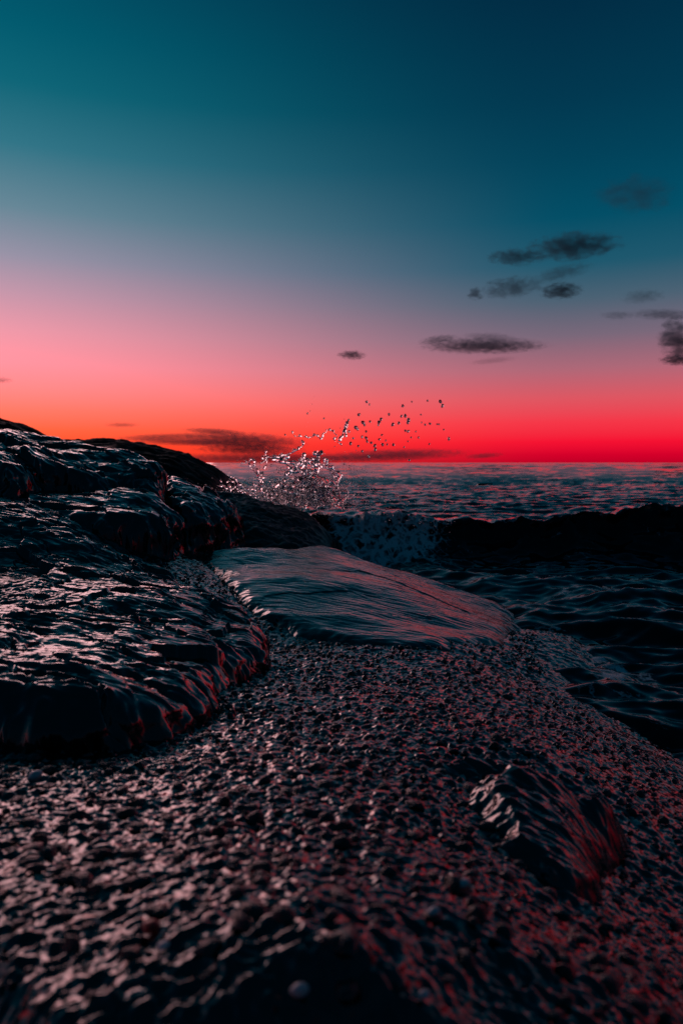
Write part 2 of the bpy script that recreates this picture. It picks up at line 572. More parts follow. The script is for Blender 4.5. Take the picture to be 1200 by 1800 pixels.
def rock(name, label, mat, ctrl, foot, res, depth=0.5, edge=0.12, warp=0.06, detail=None, ledges=(), reg=1e-3, cut=None, group=None, pad=0.35, wfreq=2.2, bank=7.0, terr=None, crack=0.0, chip=None):
    top = TPS([P(*c) for c in ctrl], reg)
    poly = [((px - 600) / F * y, y) for px, y in foot]
    pa = np.array(poly)
    lo, hi = pa.min(0) - pad, pa.max(0) + pad
    nx, ny = int((hi[0] - lo[0]) / res[0]), int((hi[1] - lo[1]) / res[1])
    x, y = np.meshgrid(np.linspace(lo[0], hi[0], nx), np.linspace(lo[1], hi[1], ny))
    wx = x + warp * fbm(x * wfreq, y * wfreq, 4, 31)
    wy = y + warp * fbm(x * wfreq + 9, y * wfreq + 4, 4, 57)
    s = poly_sd(poly, wx, wy)
    z = top(x, y)
    for line, step, width, fade in ledges:
        lw = [((px - 600) / F * yv, yv) for px, yv in line]
        d, al = line_side(lw, wx, wy)
        f = sstep(0, 0.08, al) * sstep(1, 0.9, al)
        z = z - step * f * sstep(0, -width, d) * np.exp(-np.clip(-d - width, 0, None) / fade)
    if detail is not None:
        z = z + detail(x, y, s)
    if terr:
        q = (z + 0.05 * fbm(x * 1.5, y * 1.5, 3, 301) + 0.03 * x) / terr[0]
        fr = q - np.floor(q)
        z = z + terr[1] * terr[0] * (sstep(0.62, 1.0, fr) - fr)
    if chip:
        wa = x + 0.10 * fbm(x * 2.5, y * 2.5, 3, 321)
        wb = y + 0.30 * x + 0.10 * fbm(x * 2.5, y * 2.5, 3, 323)
        z = z + chip[1] * facets(wa, wb, chip[0], 5) + 0.35 * chip[1] * facets(wa, wb, chip[0] * 0.37, 6)
    if crack:
        wq = 0.25 * fbm(x * 2.5, y * 2.5, 3, 311)
        g = 1 - np.abs(perlin(x * 0.9 + wq, y * 1.5 + 0.6 * x + wq, 305)) * 2
        z = z - crack * sstep(0.955, 1.0, g)
    t = np.clip(s / edge, 0, 1)
    z = z - depth * 0.45 * (1 - np.sqrt(np.clip(1 - (1 - t) ** 2, 0, 1)))
    z = z - np.where(s < 0, np.clip(-s * bank, 0, depth * 2.2), 0)
    if DBG:
        for c in ctrl:
            w = P(*c)
            print(name, c, round(w[2] - ground_h(np.array([w[0]]), np.array([w[1]]))[0], 3), round(top(np.array([w[0]]), np.array([w[1]]))[0] - w[2], 3))
    keep = (z > ground_h(x, y) - 0.10) & (s > -pad)
    side = sstep(edge * 0.9, 0.0, s)
    jf = 0.09 * (min(1.0, depth / 0.6) if depth > 0.15 else 0.0) * side
    x, y = (x + jf * fbm(y * 3.0, z * 4.5, 4, 201) + jf * 0.5 * ridged(y * 7, z * 10, 2, 207),
            y + jf * fbm(x * 3.0, z * 4.5, 4, 203) - jf * 0.5 * ridged(x * 7, z * 10, 2, 209))
    o = bpy.data.objects.new(name, grid_mesh(name, x, y, z, mat, keep))
    link(o, label, 'rock', group)
    return o, top, poly


def det_slab(x, y, s):
    q = 0.10 * fbm(x * 1.3, y * 1.3, 3, 3)
    yv = y + 0.14 * x + q
    r = ridged(x * 2.2, yv * 7.5, 4, 11, 0.5) * 0.018
    r2 = ridged(x * 6, yv * 19, 3, 17, 0.5) * 0.0075
    return 0.06 * fbm(x * 1.1, y * 1.4, 3, 8) + r + r2 + 0.0028 * ridged(x * 13, yv * 42, 2, 5)


A_foot = [(-330, 2.18), (60, 2.20), (170, 2.22), (300, 2.38), (360, 2.66), (385, 3.2), (462, 3.8), (468, 4.3), (430, 4.8),
          (330, 5.6), (230, 6.3), (100, 6.8), (-100, 6.6), (-500, 6.0)]
rock('layered_boulder', 'large wet black layered boulder with rippled slanting top, dark overhang on the crusted shelf', M_SLAB,
     [(-100, 1220, 2.28), (30, 1218, 2.30), (160, 1208, 2.36), (300, 1230, 2.54), (350, 1200, 2.85), (100, 1130, 3.03), (250, 1090, 3.75),
      (380, 1150, 3.4), (450, 1110, 3.95), (445, 1092, 4.4), (300, 1060, 4.2), (350, 1040, 4.87), (120, 1012, 4.8), (0, 1000, 4.85), (-200, 990, 4.6), (230, 1035, 4.57),
      (0, 895, 5.7), (-200, 860, 5.6), (110, 925, 5.65), (200, 975, 5.5), (280, 1015, 5.2), (90, 899, 6.3), (0, 872, 6.4), (200, 950, 6.2), (320, 1018, 5.6)],
     A_foot, (0.0095, 0.0095), depth=0.42, edge=0.11, warp=0.10, detail=det_slab, terr=(0.075, 0.25), crack=0.05, chip=(0.55, 0.042),
     ledges=[([(410, 3.6), (330, 3.85), (240, 3.75), (140, 3.55), (0, 3.5)], 0.05, 0.06, 0.3),
             ([(330, 5.1), (280, 5.2), (200, 5.5), (110, 5.65), (0, 5.7), (-200, 5.6)], 0.06, 0.08, 0.4)])


def det_dome(x, y, s):
    yv = y + 0.25 * x
    return 0.035 * fbm(x * 1.2, y * 1.2, 3, 81) + ridged(x * 3.0, yv * 15, 3, 61, 0.5) * 0.0038 + 0.0012 * fbm(x * 16, yv * 42, 2, 44)


rock('domed_rock', 'low smooth wet domed rock with fine grain between the shelf and the breaking wave', M_DOME,
     [(350, 972, 7.36), (480, 961, 7.73), (550, 957, 8.4), (600, 968, 8.2), (640, 985, 8.0), (760, 1020, 7.5), (880, 1062, 6.94), (905, 1092, 6.38),
      (440, 1062, 5.43), (560, 1104, 4.92), (700, 1124, 4.70), (800, 1128, 4.9), (880, 1122, 5.35), (500, 1010, 6.35), (650, 1040, 6.05), (760, 1075, 5.75),
      (360, 1010, 6.6)],
     [(335, 6.9), (340, 7.5), (480, 7.9), (560, 8.6), (650, 8.25), (770, 7.7), (890, 7.1), (925, 6.4), (900, 5.2), (800, 4.65), (700, 4.4), (560, 4.65), (430, 5.15)],
     (0.0105, 0.0105), depth=0.6, edge=0.22, warp=0.10, detail=det_dome, bank=2.5, chip=(0.9, 0.007))


def det_mound(x, y, s):
    return 0.10 * fbm(x * 1.6, y * 1.6, 4, 91) + 0.03 * fbm(x * 9, y * 9, 3, 14)


rock('crusted_mound', 'dark lump of crusted rock where the wave bursts, behind the smooth dome', M_MOUND,
     [(300, 900, 9.2), (400, 880, 10.1), (480, 888, 10.3), (550, 912, 10.3), (600, 962, 10.1), (330, 950, 8.9), (450, 950, 9.1), (560, 968, 9.3), (240, 905, 9.4)],
     [(180, 9.1), (300, 8.7), (450, 8.6), (580, 8.9), (612, 9.6), (595, 10.4), (500, 10.7), (380, 10.7), (220, 10.2)],
     (0.018, 0.018), depth=0.8, edge=0.25, warp=0.2, detail=det_mound, bank=3)


def det_ledge(x, y, s):
    yv = y + 0.2 * x
    return 0.10 * fbm(x * 1.2, y * 1.2, 4, 33) + 0.024 * ridged(x * 1.6, yv * 4.5, 4, 66, 0.5) + 0.005 * fbm(x * 10, yv * 16, 3, 12)


rock('ledge_boulder', 'tall wet boulder with flat ledge and steep pink-lit lip beyond the layered boulder', M_SLAB,
     [(0, 774, 7.6), (-150, 764, 7.4), (55, 786, 8.0), (120, 782, 8.6), (190, 788, 8.8), (245, 806, 8.7), (285, 828, 8.3), (200, 826, 7.9), (110, 815, 7.7),
      (60, 800, 7.5), (0, 800, 7.0), (-150, 780, 6.8), (-150, 740, 8.5)],
     [(-260, 6.4), (20, 6.7), (80, 7.25), (190, 7.6), (265, 7.7), (296, 8.1), (292, 8.6), (200, 9.0), (100, 9.0), (-200, 9.0)],
     (0.012, 0.012), depth=0.8, edge=0.2, warp=0.34, wfreq=1.5, bank=3.5, detail=det_ledge, terr=(0.16, 0.2), crack=0.08, chip=(0.8, 0.075),
     ledges=[([(60, 7.9), (20, 7.5), (-40, 7.1), (-150, 6.8)], 0.12, 0.12, 0.5)])

rock('low_slab', 'low flat-topped teal-lit slab at the foot of the tall ledge boulder', M_SLAB,
     [(90, 868, 7.0), (200, 872, 7.1), (300, 892, 7.2), (190, 900, 6.5), (290, 905, 6.7), (100, 890, 6.4), (0, 862, 6.6), (240, 862, 7.6), (120, 855, 7.6)],
     [(20, 6.0), (120, 6.2), (200, 6.3), (300, 6.55), (308, 7.2), (280, 7.7), (80, 7.7), (0, 7.2)],
     (0.012, 0.012), depth=0.6, edge=0.16, warp=0.34, wfreq=1.6, bank=3.5, detail=lambda x, y, s: 0.55 * det_ledge(x, y, s), terr=(0.1, 0.15), chip=(0.6, 0.05))

rock('sloping_slab', 'dark slab sloping down to the spray beside the tall ledge boulder', M_SLAB,
     [(290, 840, 9.4), (320, 850, 9.2), (360, 868, 9.0), (398, 888, 8.8), (300, 868, 8.3), (350, 890, 8.2), (340, 848, 9.8)],
     [(280, 8.0), (350, 7.9), (400, 8.5), (402, 9.2), (370, 9.8), (290, 10.0)],
     (0.012, 0.012), depth=0.7, edge=0.22, warp=0.34, wfreq=1.6, bank=3, detail=lambda x, y, s: 0.8 * det_ledge(x, y, s), terr=(0.1, 0.15), chip=(0.5, 0.05))


def det_small(x, y, s):
    yv = y + 0.5 * x
    return 0.04 * fbm(x * 5, y * 5, 3, 23) + ridged(x * 7, yv * 18, 3, 29, 0.5) * 0.010 + 0.0015 * fbm(x * 30, yv * 50, 2, 37)


rock('small_boulder', 'small wet rippled boulder with pink edge, half sunk in the crusted shelf near the water', M_SLAB,
     [(860, 1388, 1.905), (905, 1366, 1.97), (985, 1395, 1.985), (1060, 1425, 2.03), (1000, 1450, 1.83), (930, 1440, 1.75), (960, 1520, 1.56), (985, 1570, 1.42),
      (1060, 1500, 1.9), (1100, 1560, 1.92), (1180, 1470, 2.08), (1230, 1540, 2.0), (1040, 1580, 1.56)],
     [(850, 1.94), (905, 2.06), (985, 2.06), (1070, 2.05), (1110, 1.95), (1050, 1.76), (1010, 1.60), (960, 1.60), (900, 1.78)],
     (0.004, 0.004), depth=0.07, edge=0.10, warp=0.05, detail=det_small, pad=0.2, wfreq=5, bank=1.1, chip=(0.2, 0.008))


# far headlands: rough humps standing in the sea beyond the boulders
def headland(name, label, sil, Yc, thick, res, seed):
    px = np.array([s[0] for s in sil], float)
    xs = (px - 600) / F * Yc
    zs = np.array([CZ - (s[1] - HZ) / F * Yc for s in sil])
    x, y = np.meshgrid(np.arange(xs[0], xs[-1], res), np.arange(Yc - thick * 1.6, Yc + thick * 1.4, res))
    zt = np.interp(x, xs, zs)
    d = (y - Yc + 0.12 * thick * fbm(x * 0.5, y * 0.5, 3, seed)) / thick
    shape = np.where(d < 0, 1 - np.abs(np.clip(d / 1.6, -1, 0)) ** 1.7, 1 - np.clip(d / 1.4, 0, 1) ** 2)
    z = (zt + 0.4) * shape - 0.4
    z = z + (0.16 * fbm(x * 0.9, y * 0.9, 4, seed + 3) + 0.10 * (ridged(x * 1.1, y * 1.6, 4, seed + 5) - 0.5)) * np.clip((zt + 0.4) / 1.2, 0.15, 1.0)
    o = bpy.data.objects.new(name, grid_mesh(name, x, y, z, M_FAR, z > -0.35))
    link(o, label, 'rock')


headland('headland', 'long dark humped headland tapering down to the open sea under the sunset cloud',
         [(-500, 790), (-100, 782), (60, 778), (130, 775), (200, 773), (240, 777), (290, 790), (330, 800), (365, 818), (392, 838), (420, 880), (440, 930)], 26, 5.0, 0.07, 71)
headland('hill', 'dark rounded hill rising above the ledge boulder at the inland end of the headland',
         [(-900, 700), (-500, 705), (-200, 712), (-60, 722), (0, 736), (30, 744), (60, 760), (85, 775), (110, 800), (150, 850)], 32, 6.0, 0.10, 83)

# ------------------------------------------------------------------ lumps on the shelf
FOOTS = [A_foot,
         [(345, 6.95), (480, 7.9), (650, 8.1), (890, 7.1), (915, 6.4), (885, 5.4), (790, 4.95), (700, 4.75), (560, 4.95), (435, 5.45)],
         [(850, 1.94), (905, 2.06), (985, 2.06), (1070, 2.05), (1110, 1.95), (1050, 1.76), (1010, 1.60), (960, 1.60), (900, 1.78)]]


def lump_template(seed, seg=8, rings=2):
    r_ = np.random.RandomState(seed)
    ph = r_.rand(4) * 6.28
    am = r_.rand(4) * 0.26
    vv, ff = [], []
    for k in range(rings):
        f = k / rings
        for j in range(seg):
            a = 2 * math.pi * j / seg + 0.3 * k
            rr = (1 - f) ** 0.6 * (1 + sum(am[i] * math.sin((i + 1) * a + ph[i]) for i in range(4)) + 0.10 * r_.randn())
            z = -0.35 + 1.15 * (math.sin(f * math.pi / 2) ** 0.8) + 0.06 * r_.randn()
            vv.append((rr * math.cos(a), rr * math.sin(a), z))
    vv.append((0.12 * r_.randn(), 0.12 * r_.randn(), 0.84))
    t = len(vv) - 1
    for k in range(rings - 1):
        for j in range(seg):
            a, b = k * seg + j, k * seg + (j + 1) % seg
            ff += [(a, b, b + seg), (a, b + seg, a + seg)]
    for j in range(seg):
        ff.append(((rings - 1) * seg + j, (rings - 1) * seg + (j + 1) % seg, t))
    return np.array(vv), np.array(ff)


TEMPL = [lump_template(100 + i) for i in range(8)]
TMESH = [mesh_from('barnacle', tv, tf, M_CRUST) for tv, tf in TEMPL]
SP = 0.050
gx, gy = np.meshgrid(np.arange(-2.6, 2.3, SP), np.arange(0.55, 6.4, SP))
gx = gx.ravel() + (rs.rand(gx.size) - 0.5) * SP * 1.3
gy = gy.ravel() + (rs.rand(gy.size) - 0.5) * SP * 1.3
m = np.abs(gx) < 0.52 * gy + 0.3
gx, gy = gx[m], gy[m]
gz = ground_h(gx, gy)
pxs, pys = 600 + gx / gy * F, HZ + (CZ - gz) / gy * F
m = gz > 0.02
for ft in FOOTS:
    m &= poly_sd([((p - 600) / F * yv, yv) for p, yv in ft], gx, gy) < 0.02
cl = fbm(gx * 3, gy * 3, 3, 77)
m &= rs.rand(gx.size) < 0.80 + 0.9 * cl
gx, gy, gz, cl = gx[m], gy[m], gz[m], cl[m]
size = 0.006 + 0.015 * rs.rand(gx.size) ** 2.2
hgt = size * (0.35 + 0.55 * rs.rand(gx.size)) * (1 + 0.7 * cl)
rot = rs.randn(gx.size) * 0.5 + np.pi * (rs.rand(gx.size) > 0.5)
asp = 0.45 + 0.5 * rs.rand(gx.size)
size = size * 1.15
shows = np.where((np.abs(gx) < 0.47 * gy) & (HZ + (CZ - gz) / gy * F < 1820), size / gy, 0)
order = np.argsort(-shows)
for i in order[:300]:
    o = bpy.data.objects.new('barnacle', TMESH[i % 8])
    o.location = (gx[i], gy[i], gz[i] + 0.004)
    o.rotation_euler = (0, 0, rot[i])
    o.scale = (size[i], size[i] * asp[i], hgt[i])
    link(o, parent=shelf)
vs_, fs_, base_i = [], [], 0
for k in range(8):
    sel = order[300:][order[300:] % 8 == k]
    tv, tf = TEMPL[k]
    c, s = np.cos(rot[sel]), np.sin(rot[sel])
    a = tv[None, :, 0] * size[sel][:, None]
    b = tv[None, :, 1] * (size * asp)[sel][:, None]
    vv = np.stack([gx[sel][:, None] + a * c[:, None] - b * s[:, None], gy[sel][:, None] + a * s[:, None] + b * c[:, None],
                   gz[sel][:, None] + 0.004 + tv[None, :, 2] * hgt[sel][:, None]], -1)
    vs_.append(vv.reshape(-1, 3))
    fs_.append((tf[None] + (np.arange(len(sel)) * len(tv))[:, None, None] + base_i).reshape(-1, 3))
    base_i += vv.shape[0] * vv.shape[1]
o = bpy.data.objects.new('barnacle_crust', mesh_from('barnacle_crust', np.concatenate(vs_), np.concatenate(fs_), M_CRUST))
link(o, kind='stuff', parent=shelf)
print('lumps', len(gx))


# ------------------------------------------------------------------ pale pebbles lying on the crust
def pebble_mat(name, col, rough=0.35):
    mm = bpy.data.materials.new(name)
    mm.use_nodes = True
    n, l = mm.node_tree.nodes, mm.node_tree.links
    b = n['Principled BSDF']
    nz = N(n, 'ShaderNodeTexNoise')
    nz.inputs['Scale'].default_value = 60
    mx = N(n, 'ShaderNodeMix')
    mx.data_type = 'RGBA'
    l.new(nz.outputs[0], mx.inputs['Factor'])
    mx.inputs['A'].default_value = (*[c * 0.75 for c in col], 1)
    mx.inputs['B'].default_value = (*col, 1)
    l.new(mx.outputs['Result'], b.inputs['Base Color'])
    b.inputs['Roughness'].default_value = rough
    return mm


M_PALE = pebble_mat('pale_pebble', (0.78, 0.80, 0.80))
M_RED = pebble_mat('red_pebble', (0.55, 0.03, 0.02))


def pebble(px, py, wpx, hr, mat, label, seed):
    d = np.array([(px - 600) / F, 1.0, -(py - HZ) / F])
    y = 0.6
    while y < 6 and CZ + d[2] * y > ground_h(np.array([d[0] * y]), np.array([y]))[0] + 0.012:
        y += 0.004
    r = wpx * 0.5 / F * y
    seg, rings = 18, 10
    r_ = np.random.RandomState(seed)
    vv, ff = [], []
    for k in range(rings + 1):
        th = math.pi * k / rings
        for j in range(seg):
            a = 2 * math.pi * j / seg
            q = 1 + 0.10 * math.sin(a * 2 + seed) + 0.06 * math.sin(3 * a + 2 * th + seed)
            vv.append((r * q * math.sin(th) * math.cos(a), r * 0.8 * q * math.sin(th) * math.sin(a), r * hr * math.cos(th)))
    for k in range(rings):
        for j in range(seg):
            ff.append((k * seg + j, (k + 1) * seg + j, (k + 1) * seg + (j + 1) % seg, k * seg + (j + 1) % seg))
    o = bpy.data.objects.new('pebble', mesh_from('pebble', vv, ff, mat))
    o.location = (d[0] * y, y, ground_h(np.array([d[0] * y]), np.array([y]))[0] + 0.012 + r * hr * 0.6)
    o.rotation_euler = (0.1, -0.15, rnd.random() * 0.8)
    link(o, label, 'pebble', 'pebbles lying on the crusted shelf')


pebble(762, 1607, 22, 0.5, M_PALE, 'flat pale blue pebble on the shelf below the small boulder', 1)
pebble(527, 1752, 32, 0.7, M_PALE, 'largest pale round pebble standing among the near lumps', 2)
pebble(745, 1757, 22, 0.55, M_PALE, 'pale pebble beside the largest round one on the near shelf', 3)
pebble(265, 1636, 34, 0.55, M_RED, 'single red pebble on the crusted shelf', 4)
pebble(287, 1668, 24, 0.4, M_PALE, 'thin pale chip right beside the red pebble', 5)
pebble(62, 1368, 26, 0.6, M_PALE, 'pale pebble lying under the overhang of the layered boulder', 6)
pebble(812, 1556, 26, 0.45, M_PALE, 'pale pebble between the flat blue one and the small boulder', 7)

# ------------------------------------------------------------------ sea
ns, nv, nf = 600, 540, 80
us = np.linspace(0, 1, ns)
y_near = 2.2 * (45 / 2.2) ** us
yk = 1 / np.linspace(1 / 45.5, 1 / 3500, nf)
y_far = np.stack([yk, yk + 0.015 * np.minimum(yk, 90)], 1).ravel()       # foot and crest of each far wave
y_far = np.concatenate([y_far, [30000.0]])
ys = np.concatenate([y_near, y_far])
vv = np.linspace(-1, 1, nv)
XX = (np.sinh(vv * 1.2) / np.sinh(1.2))[None, :] * (0.75 * ys + 2.5)[:, None] + (0.05 * np.minimum(ys, 60))[:, None]
YY = np.repeat(ys[:, None], nv, 1)


def crest_y(x):
    return 11.2 + 0.10 * x + 0.35 * np.sin(x * 0.55 + 0.6) + 0.25 * fbm(x * 0.8, x * 0 + 3.3, 2, 5)


def crest_h(x):
    h = np.interp(x, [-4, -1.6, -0.4, 0.4, 1.2, 2.2, 3.2, 4.2, 4.8, 5.6, 8, 20], [0.1, 0.35, 0.58, 0.66, 0.60, 0.50, 0.50, 0.58, 0.74, 0.76, 0.6, 0.3])
    return h + 0.13 * fbm(x * 1.6, x * 0 + 1.1, 5, 15, 0.62)


d = YY - crest_y(XX)                       # negative toward the shore
h = crest_h(XX)
front = np.exp(-np.abs(np.clip(d, None, 0)) ** 1.6 / 0.75 ** 1.6 * 1.0)
back = np.exp(-np.clip(d, 0, None) ** 1.5 / 1.9 ** 1.5)
wave = h * np.where(d < 0, front, back)
trough = -0.07 * np.exp(-((d + 1.9) / 1.1) ** 2)
farf = np.clip(YY / 14, 0, 1)
chop = 0.20 * farf * np.exp(-YY / 160) * (ridged(XX * 0.28 + 0.3 * perlin(XX * 0.2, YY * 0.2, 2), YY * 0.60, 3, 41, 0.45) - 0.55)
near = 0.20 * fbm(XX * 0.7, YY * 0.95, 3, 51) + 0.12 * (ridged(XX * 1.1, YY * 1.9, 3, 53, 0.5) - 0.5) + 0.012 * fbm(XX * 6, YY * 9, 3, 59)
near = near + 0.28 * (sstep(4.0, 9.2, YY) - 0.55) * sstep(10.5, 9.0, YY)
wave = wave * (1 + 0.16 * fbm(XX * 2.2, d * 3.0, 4, 161) * sstep(0.4, -0.2, d))
ZZ = wave + trough + chop + near * 0.65 * np.exp(-YY / 45)
second = 0.16 * np.exp(-((YY - 6.9 - 0.15 * XX - 0.3 * np.sin(XX * 0.9)) / 0.45) ** 2) * sstep(1.6, 3.0, XX)
ZZ = ZZ + second

# foam: broken water in the curl, streaks drawn out over the backwash, patches by the shelf
PXX, PYY = 600 + XX / YY * F, HZ + (CZ - ZZ) / YY * F
cell = 1 - np.abs(perlin(XX * 3.1 + 0.7 * perlin(XX * 2, YY * 2, 3), YY * 3.1, 71)) * 3.0
web = np.clip(cell, 0, 1) ** 2
lump = fbm(XX * 5, YY * 5, 4, 73)
curl = sstep(-0.45, 0.15, XX) * sstep(1.75, 1.0, XX + 0.25 * lump) * sstep(-1.7, -1.2, d + 0.5 * lump) * sstep(0.35, -0.05, d)
crestf = sstep(0.22, 0.0, np.abs(d + 0.05)) * sstep(0.05, 0.35, fbm(XX * 2.2, YY * 2, 3, 88)) * 0.8 * sstep(4.8, 3.0, XX)
streak = np.clip(ridged(XX * 0.9, YY * 3.2 + 0.4 * XX, 4, 95, 0.6) - 0.62, 0, 1) * 3.2 * sstep(0.0, 0.4, fbm(XX * 0.8, YY * 1.1, 3, 97) + 0.1) * sstep(10.0, 8.6, YY) * sstep(3.5, 5.5, YY)


def blob(cx, cy, rx, ry, k=1.0):
    return k * np.exp(-(((XX - cx) / rx) ** 2 + ((YY - cy) / ry) ** 2)) * np.clip(0.35 + 1.6 * fbm(XX * 4.5, YY * 4.5, 4, 99), 0, 1.3)


face = 0.50 * np.clip(0.25 + 1.3 * fbm(XX * 1.3, d * 1.2, 4, 171), 0, 1) * sstep(-2.2, -1.2, d) * sstep(0.15, -0.1, d) * sstep(0.8, 1.6, XX)
foam = np.clip(face + curl * (0.75 + 1.2 * np.clip(lump + 0.35, 0, 1)) + crestf * 0.6 + streak * 0.9, 0, 1)
for bx in [(1070, 1150, 0.12, 0.5), (1055, 1175, 0.16, 0.25), (1130, 1170, 0.14, 0.16), (940, 1005, 0.5, 0.35), (1010, 1045, 0.4, 0.3), (1180, 1050, 0.5, 0.22), (880, 1010, 0.4, 0.3)]:
    yb = CZ * F / (bx[1] - HZ)
    foam = np.clip(foam + blob((bx[0] - 600) / F * yb, yb, bx[2], bx[3], 1.15), 0, 1)
gh = ground_h(np.clip(XX, -6, 4), np.clip(YY, 0, 13))
wash = sstep(0.16, 0.02, np.abs(gh - ZZ + 0.03)) * sstep(12.5, 11, YY) * np.clip(0.25 + 1.5 * fbm(XX * 2.5, YY * 2.5, 4, 131), 0, 1)
foam = np.clip(foam + 0.45 * wash, 0, 1)
ZZ = ZZ + curl * (0.20 * fbm(XX * 3.5, YY * 3.5, 4, 111) + 0.07 * fbm(XX * 12, YY * 12, 3, 113)) + 0.012 * foam
far_r = np.arange(len(ys)) >= ns
fx = XX[far_r] / np.clip(YY[far_r], 45, 200) * 45
kk = (np.arange(far_r.sum()) // 2)[:, None] * 1.37 + 0 * fx
amp = 0.20 * sstep(-0.25, 0.35, fbm(fx * 0.40, kk, 4, 141, 0.6))
ZZ[far_r] = np.where((np.arange(far_r.sum()) % 2 == 1)[:, None], amp, -0.02)
ZZ[-1] = 0
lip = (np.clip(wave / np.maximum(h, 0.05), 0, 1) ** 5) * sstep(0.6, -0.1, d) * (YY < 45)
YY = YY - lip * (0.34 + 0.22 * fbm(XX * 3, XX * 0 + 7, 3, 19))
sea = bpy.data.objects.new('sea', grid_mesh('sea', XX, YY, ZZ, M_SEA, attrs={'foam': foam}))
link(sea, 'dark choppy sea with one breaking wave and thin foam streaks', 'sea', kind='structure')


# ------------------------------------------------------------------ splash
def c2w(cx, cy, y):             # position read off the enlarged splash detail
    return P(350 + cx / 2.182, 660 + cy / 2.182, y)


def ico(sub):
    import bmesh
    bm = bmesh.new()
    bmesh.ops.create_icosphere(bm, subdivisions=sub, radius=1)
    v_ = np.array([p.co[:] for p in bm.verts])
    f_ = np.array([[q.index for q in fc.verts] for fc in bm.faces])
    bm.free()
    return v_, f_


IV, IF = ico(2)
IV1 = np.array([(1, 0, 0), (-1, 0, 0), (0, 1, 0), (0, -1, 0), (0, 0, 1), (0, 0, -1)], float)
IF1 = np.array([(0, 2, 4), (2, 1, 4), (1, 3, 4), (3, 0, 4), (2, 0, 5), (1, 2, 5), (3, 1, 5), (0, 3, 5)])


def beads(pts, radii, tv, tf, squash=0.0):
    n = len(pts)
    sc = np.array(radii)[:, None, None]
    k = 1 + squash * (rs.rand(n, 1, 3) - 0.5)
    vv = np.array(pts)[:, None, :] + tv[None] * sc * k
    ff = tf[None] + (np.arange(n) * len(tv))[:, None, None]
    return vv.reshape(-1, 3), ff.reshape(-1, 3)


PXM = 11.4 / F / 2.182          # metres for one pixel of the enlarged detail at the splash
chains = [
    [(355, 215), (368, 234), (395, 232), (422, 238), (448, 226), (466, 242), (490, 206), (512, 212), (530, 232), (516, 246), (540, 262), (556, 272)],
    [(238, 338), (262, 312), (300, 312), (346, 298), (378, 282), (402, 262), (392, 250)],
    [(240, 320), (256, 292), (262, 330), (250, 360)],
    [(164, 338), (186, 330), (208, 318), (214, 350)],
    [(330, 380), (372, 362), (408, 370), (436, 392), (470, 410), (498, 446), (500, 480)],
    [(346, 428), (380, 408), (416, 412), (448, 430), (476, 462), (470, 488)],
    [(322, 402), (352, 396), (394, 392), (430, 412), (452, 446), (440, 480)],
    [(478, 318), (488, 352), (510, 376), (528, 402), (518, 440), (530, 480)],
    [(400, 300), (404, 330), (392, 362), (408, 400), (396, 450), (410, 500)],
    [(440, 300), (466, 296), (452, 330), (430, 352), (424, 386)],
    [(300, 330), (340, 330), (384, 340), (420, 332), (452, 346)],
    [(280, 450), (310, 420), (350, 430), (390, 460), (440, 470), (480, 500)],
    [(140, 400), (170, 425), (205, 440), (240, 430), (280, 470)],
    [(220, 360), (244, 390), (236, 430), (260, 470)],
    [(560, 230), (566, 182), (556, 212), (540, 250)],
]
pts, rad = [], []
for ci, ch in enumerate(chains):
    y0 = 11.3 + rnd.uniform(-0.25, 0.25)
    for rep in range(3 if 3 < ci < 14 else 1):
        j = 0 if rep == 0 else 16
        off = [(rnd.gauss(0, j), rnd.gauss(0, j)) for _ in ch]
        yy0 = y0 + rnd.gauss(0, 0.18) * rep
        rbase = rnd.uniform(6, 10.0) if ci > 3 else rnd.uniform(5.0, 6.5)
        for k in range(len(ch) - 1):
            (ax, ay), (bx, by) = ch[k], ch[k + 1]
            ax, ay, bx, by = ax + off[k][0], ay + off[k][1], bx + off[k + 1][0], by + off[k + 1][1]
            if rep and rnd.random() < 0.25:
                continue
            L = math.hypot(bx - ax, by - ay)
            n = max(2, int(L / 3.0))
            ph = rnd.random() * 6
            for q in range(n):
                t = q / n
                rr = rbase * (0.66 + 0.24 * math.sin(t * 5 + ph) + 0.1 * rnd.random())
                if rr < 1.1:
                    continue
                pts.append(c2w(ax + (bx - ax) * t + 2.5 * math.sin(t * 9 + ph), ay + (by - ay) * t + 2.5 * math.cos(t * 8 + ph), yy0 + 0.03 * math.sin(t * 5 + ph)))
                rad.append(rr * PXM)
for _ in range(70):            # churned body of the burst: curling strands thrown from the foot
    cx, cy = rnd.gauss(400, 70), rnd.uniform(455, 505)
    ang = rnd.gauss(-1.35, 0.55)
    curl_ = rnd.gauss(0, 0.05)
    yd = 11.3 + rnd.gauss(0, 0.2)
    r0 = rnd.uniform(2.6, 7.0)
    n = rnd.randint(12, 36)
    for k in range(n):
        t = k / n
        ang += curl_ + rnd.gauss(0, 0.07)
        cx += 3.4 * math.cos(ang)
        cy += 3.4 * math.sin(ang)
        pts.append(c2w(cx, cy, yd + 0.1 * math.sin(k * 0.3)))
        rad.append(r0 * (1 - 0.75 * t) * (0.8 + 0.3 * math.sin(k * 0.9)) * PXM)
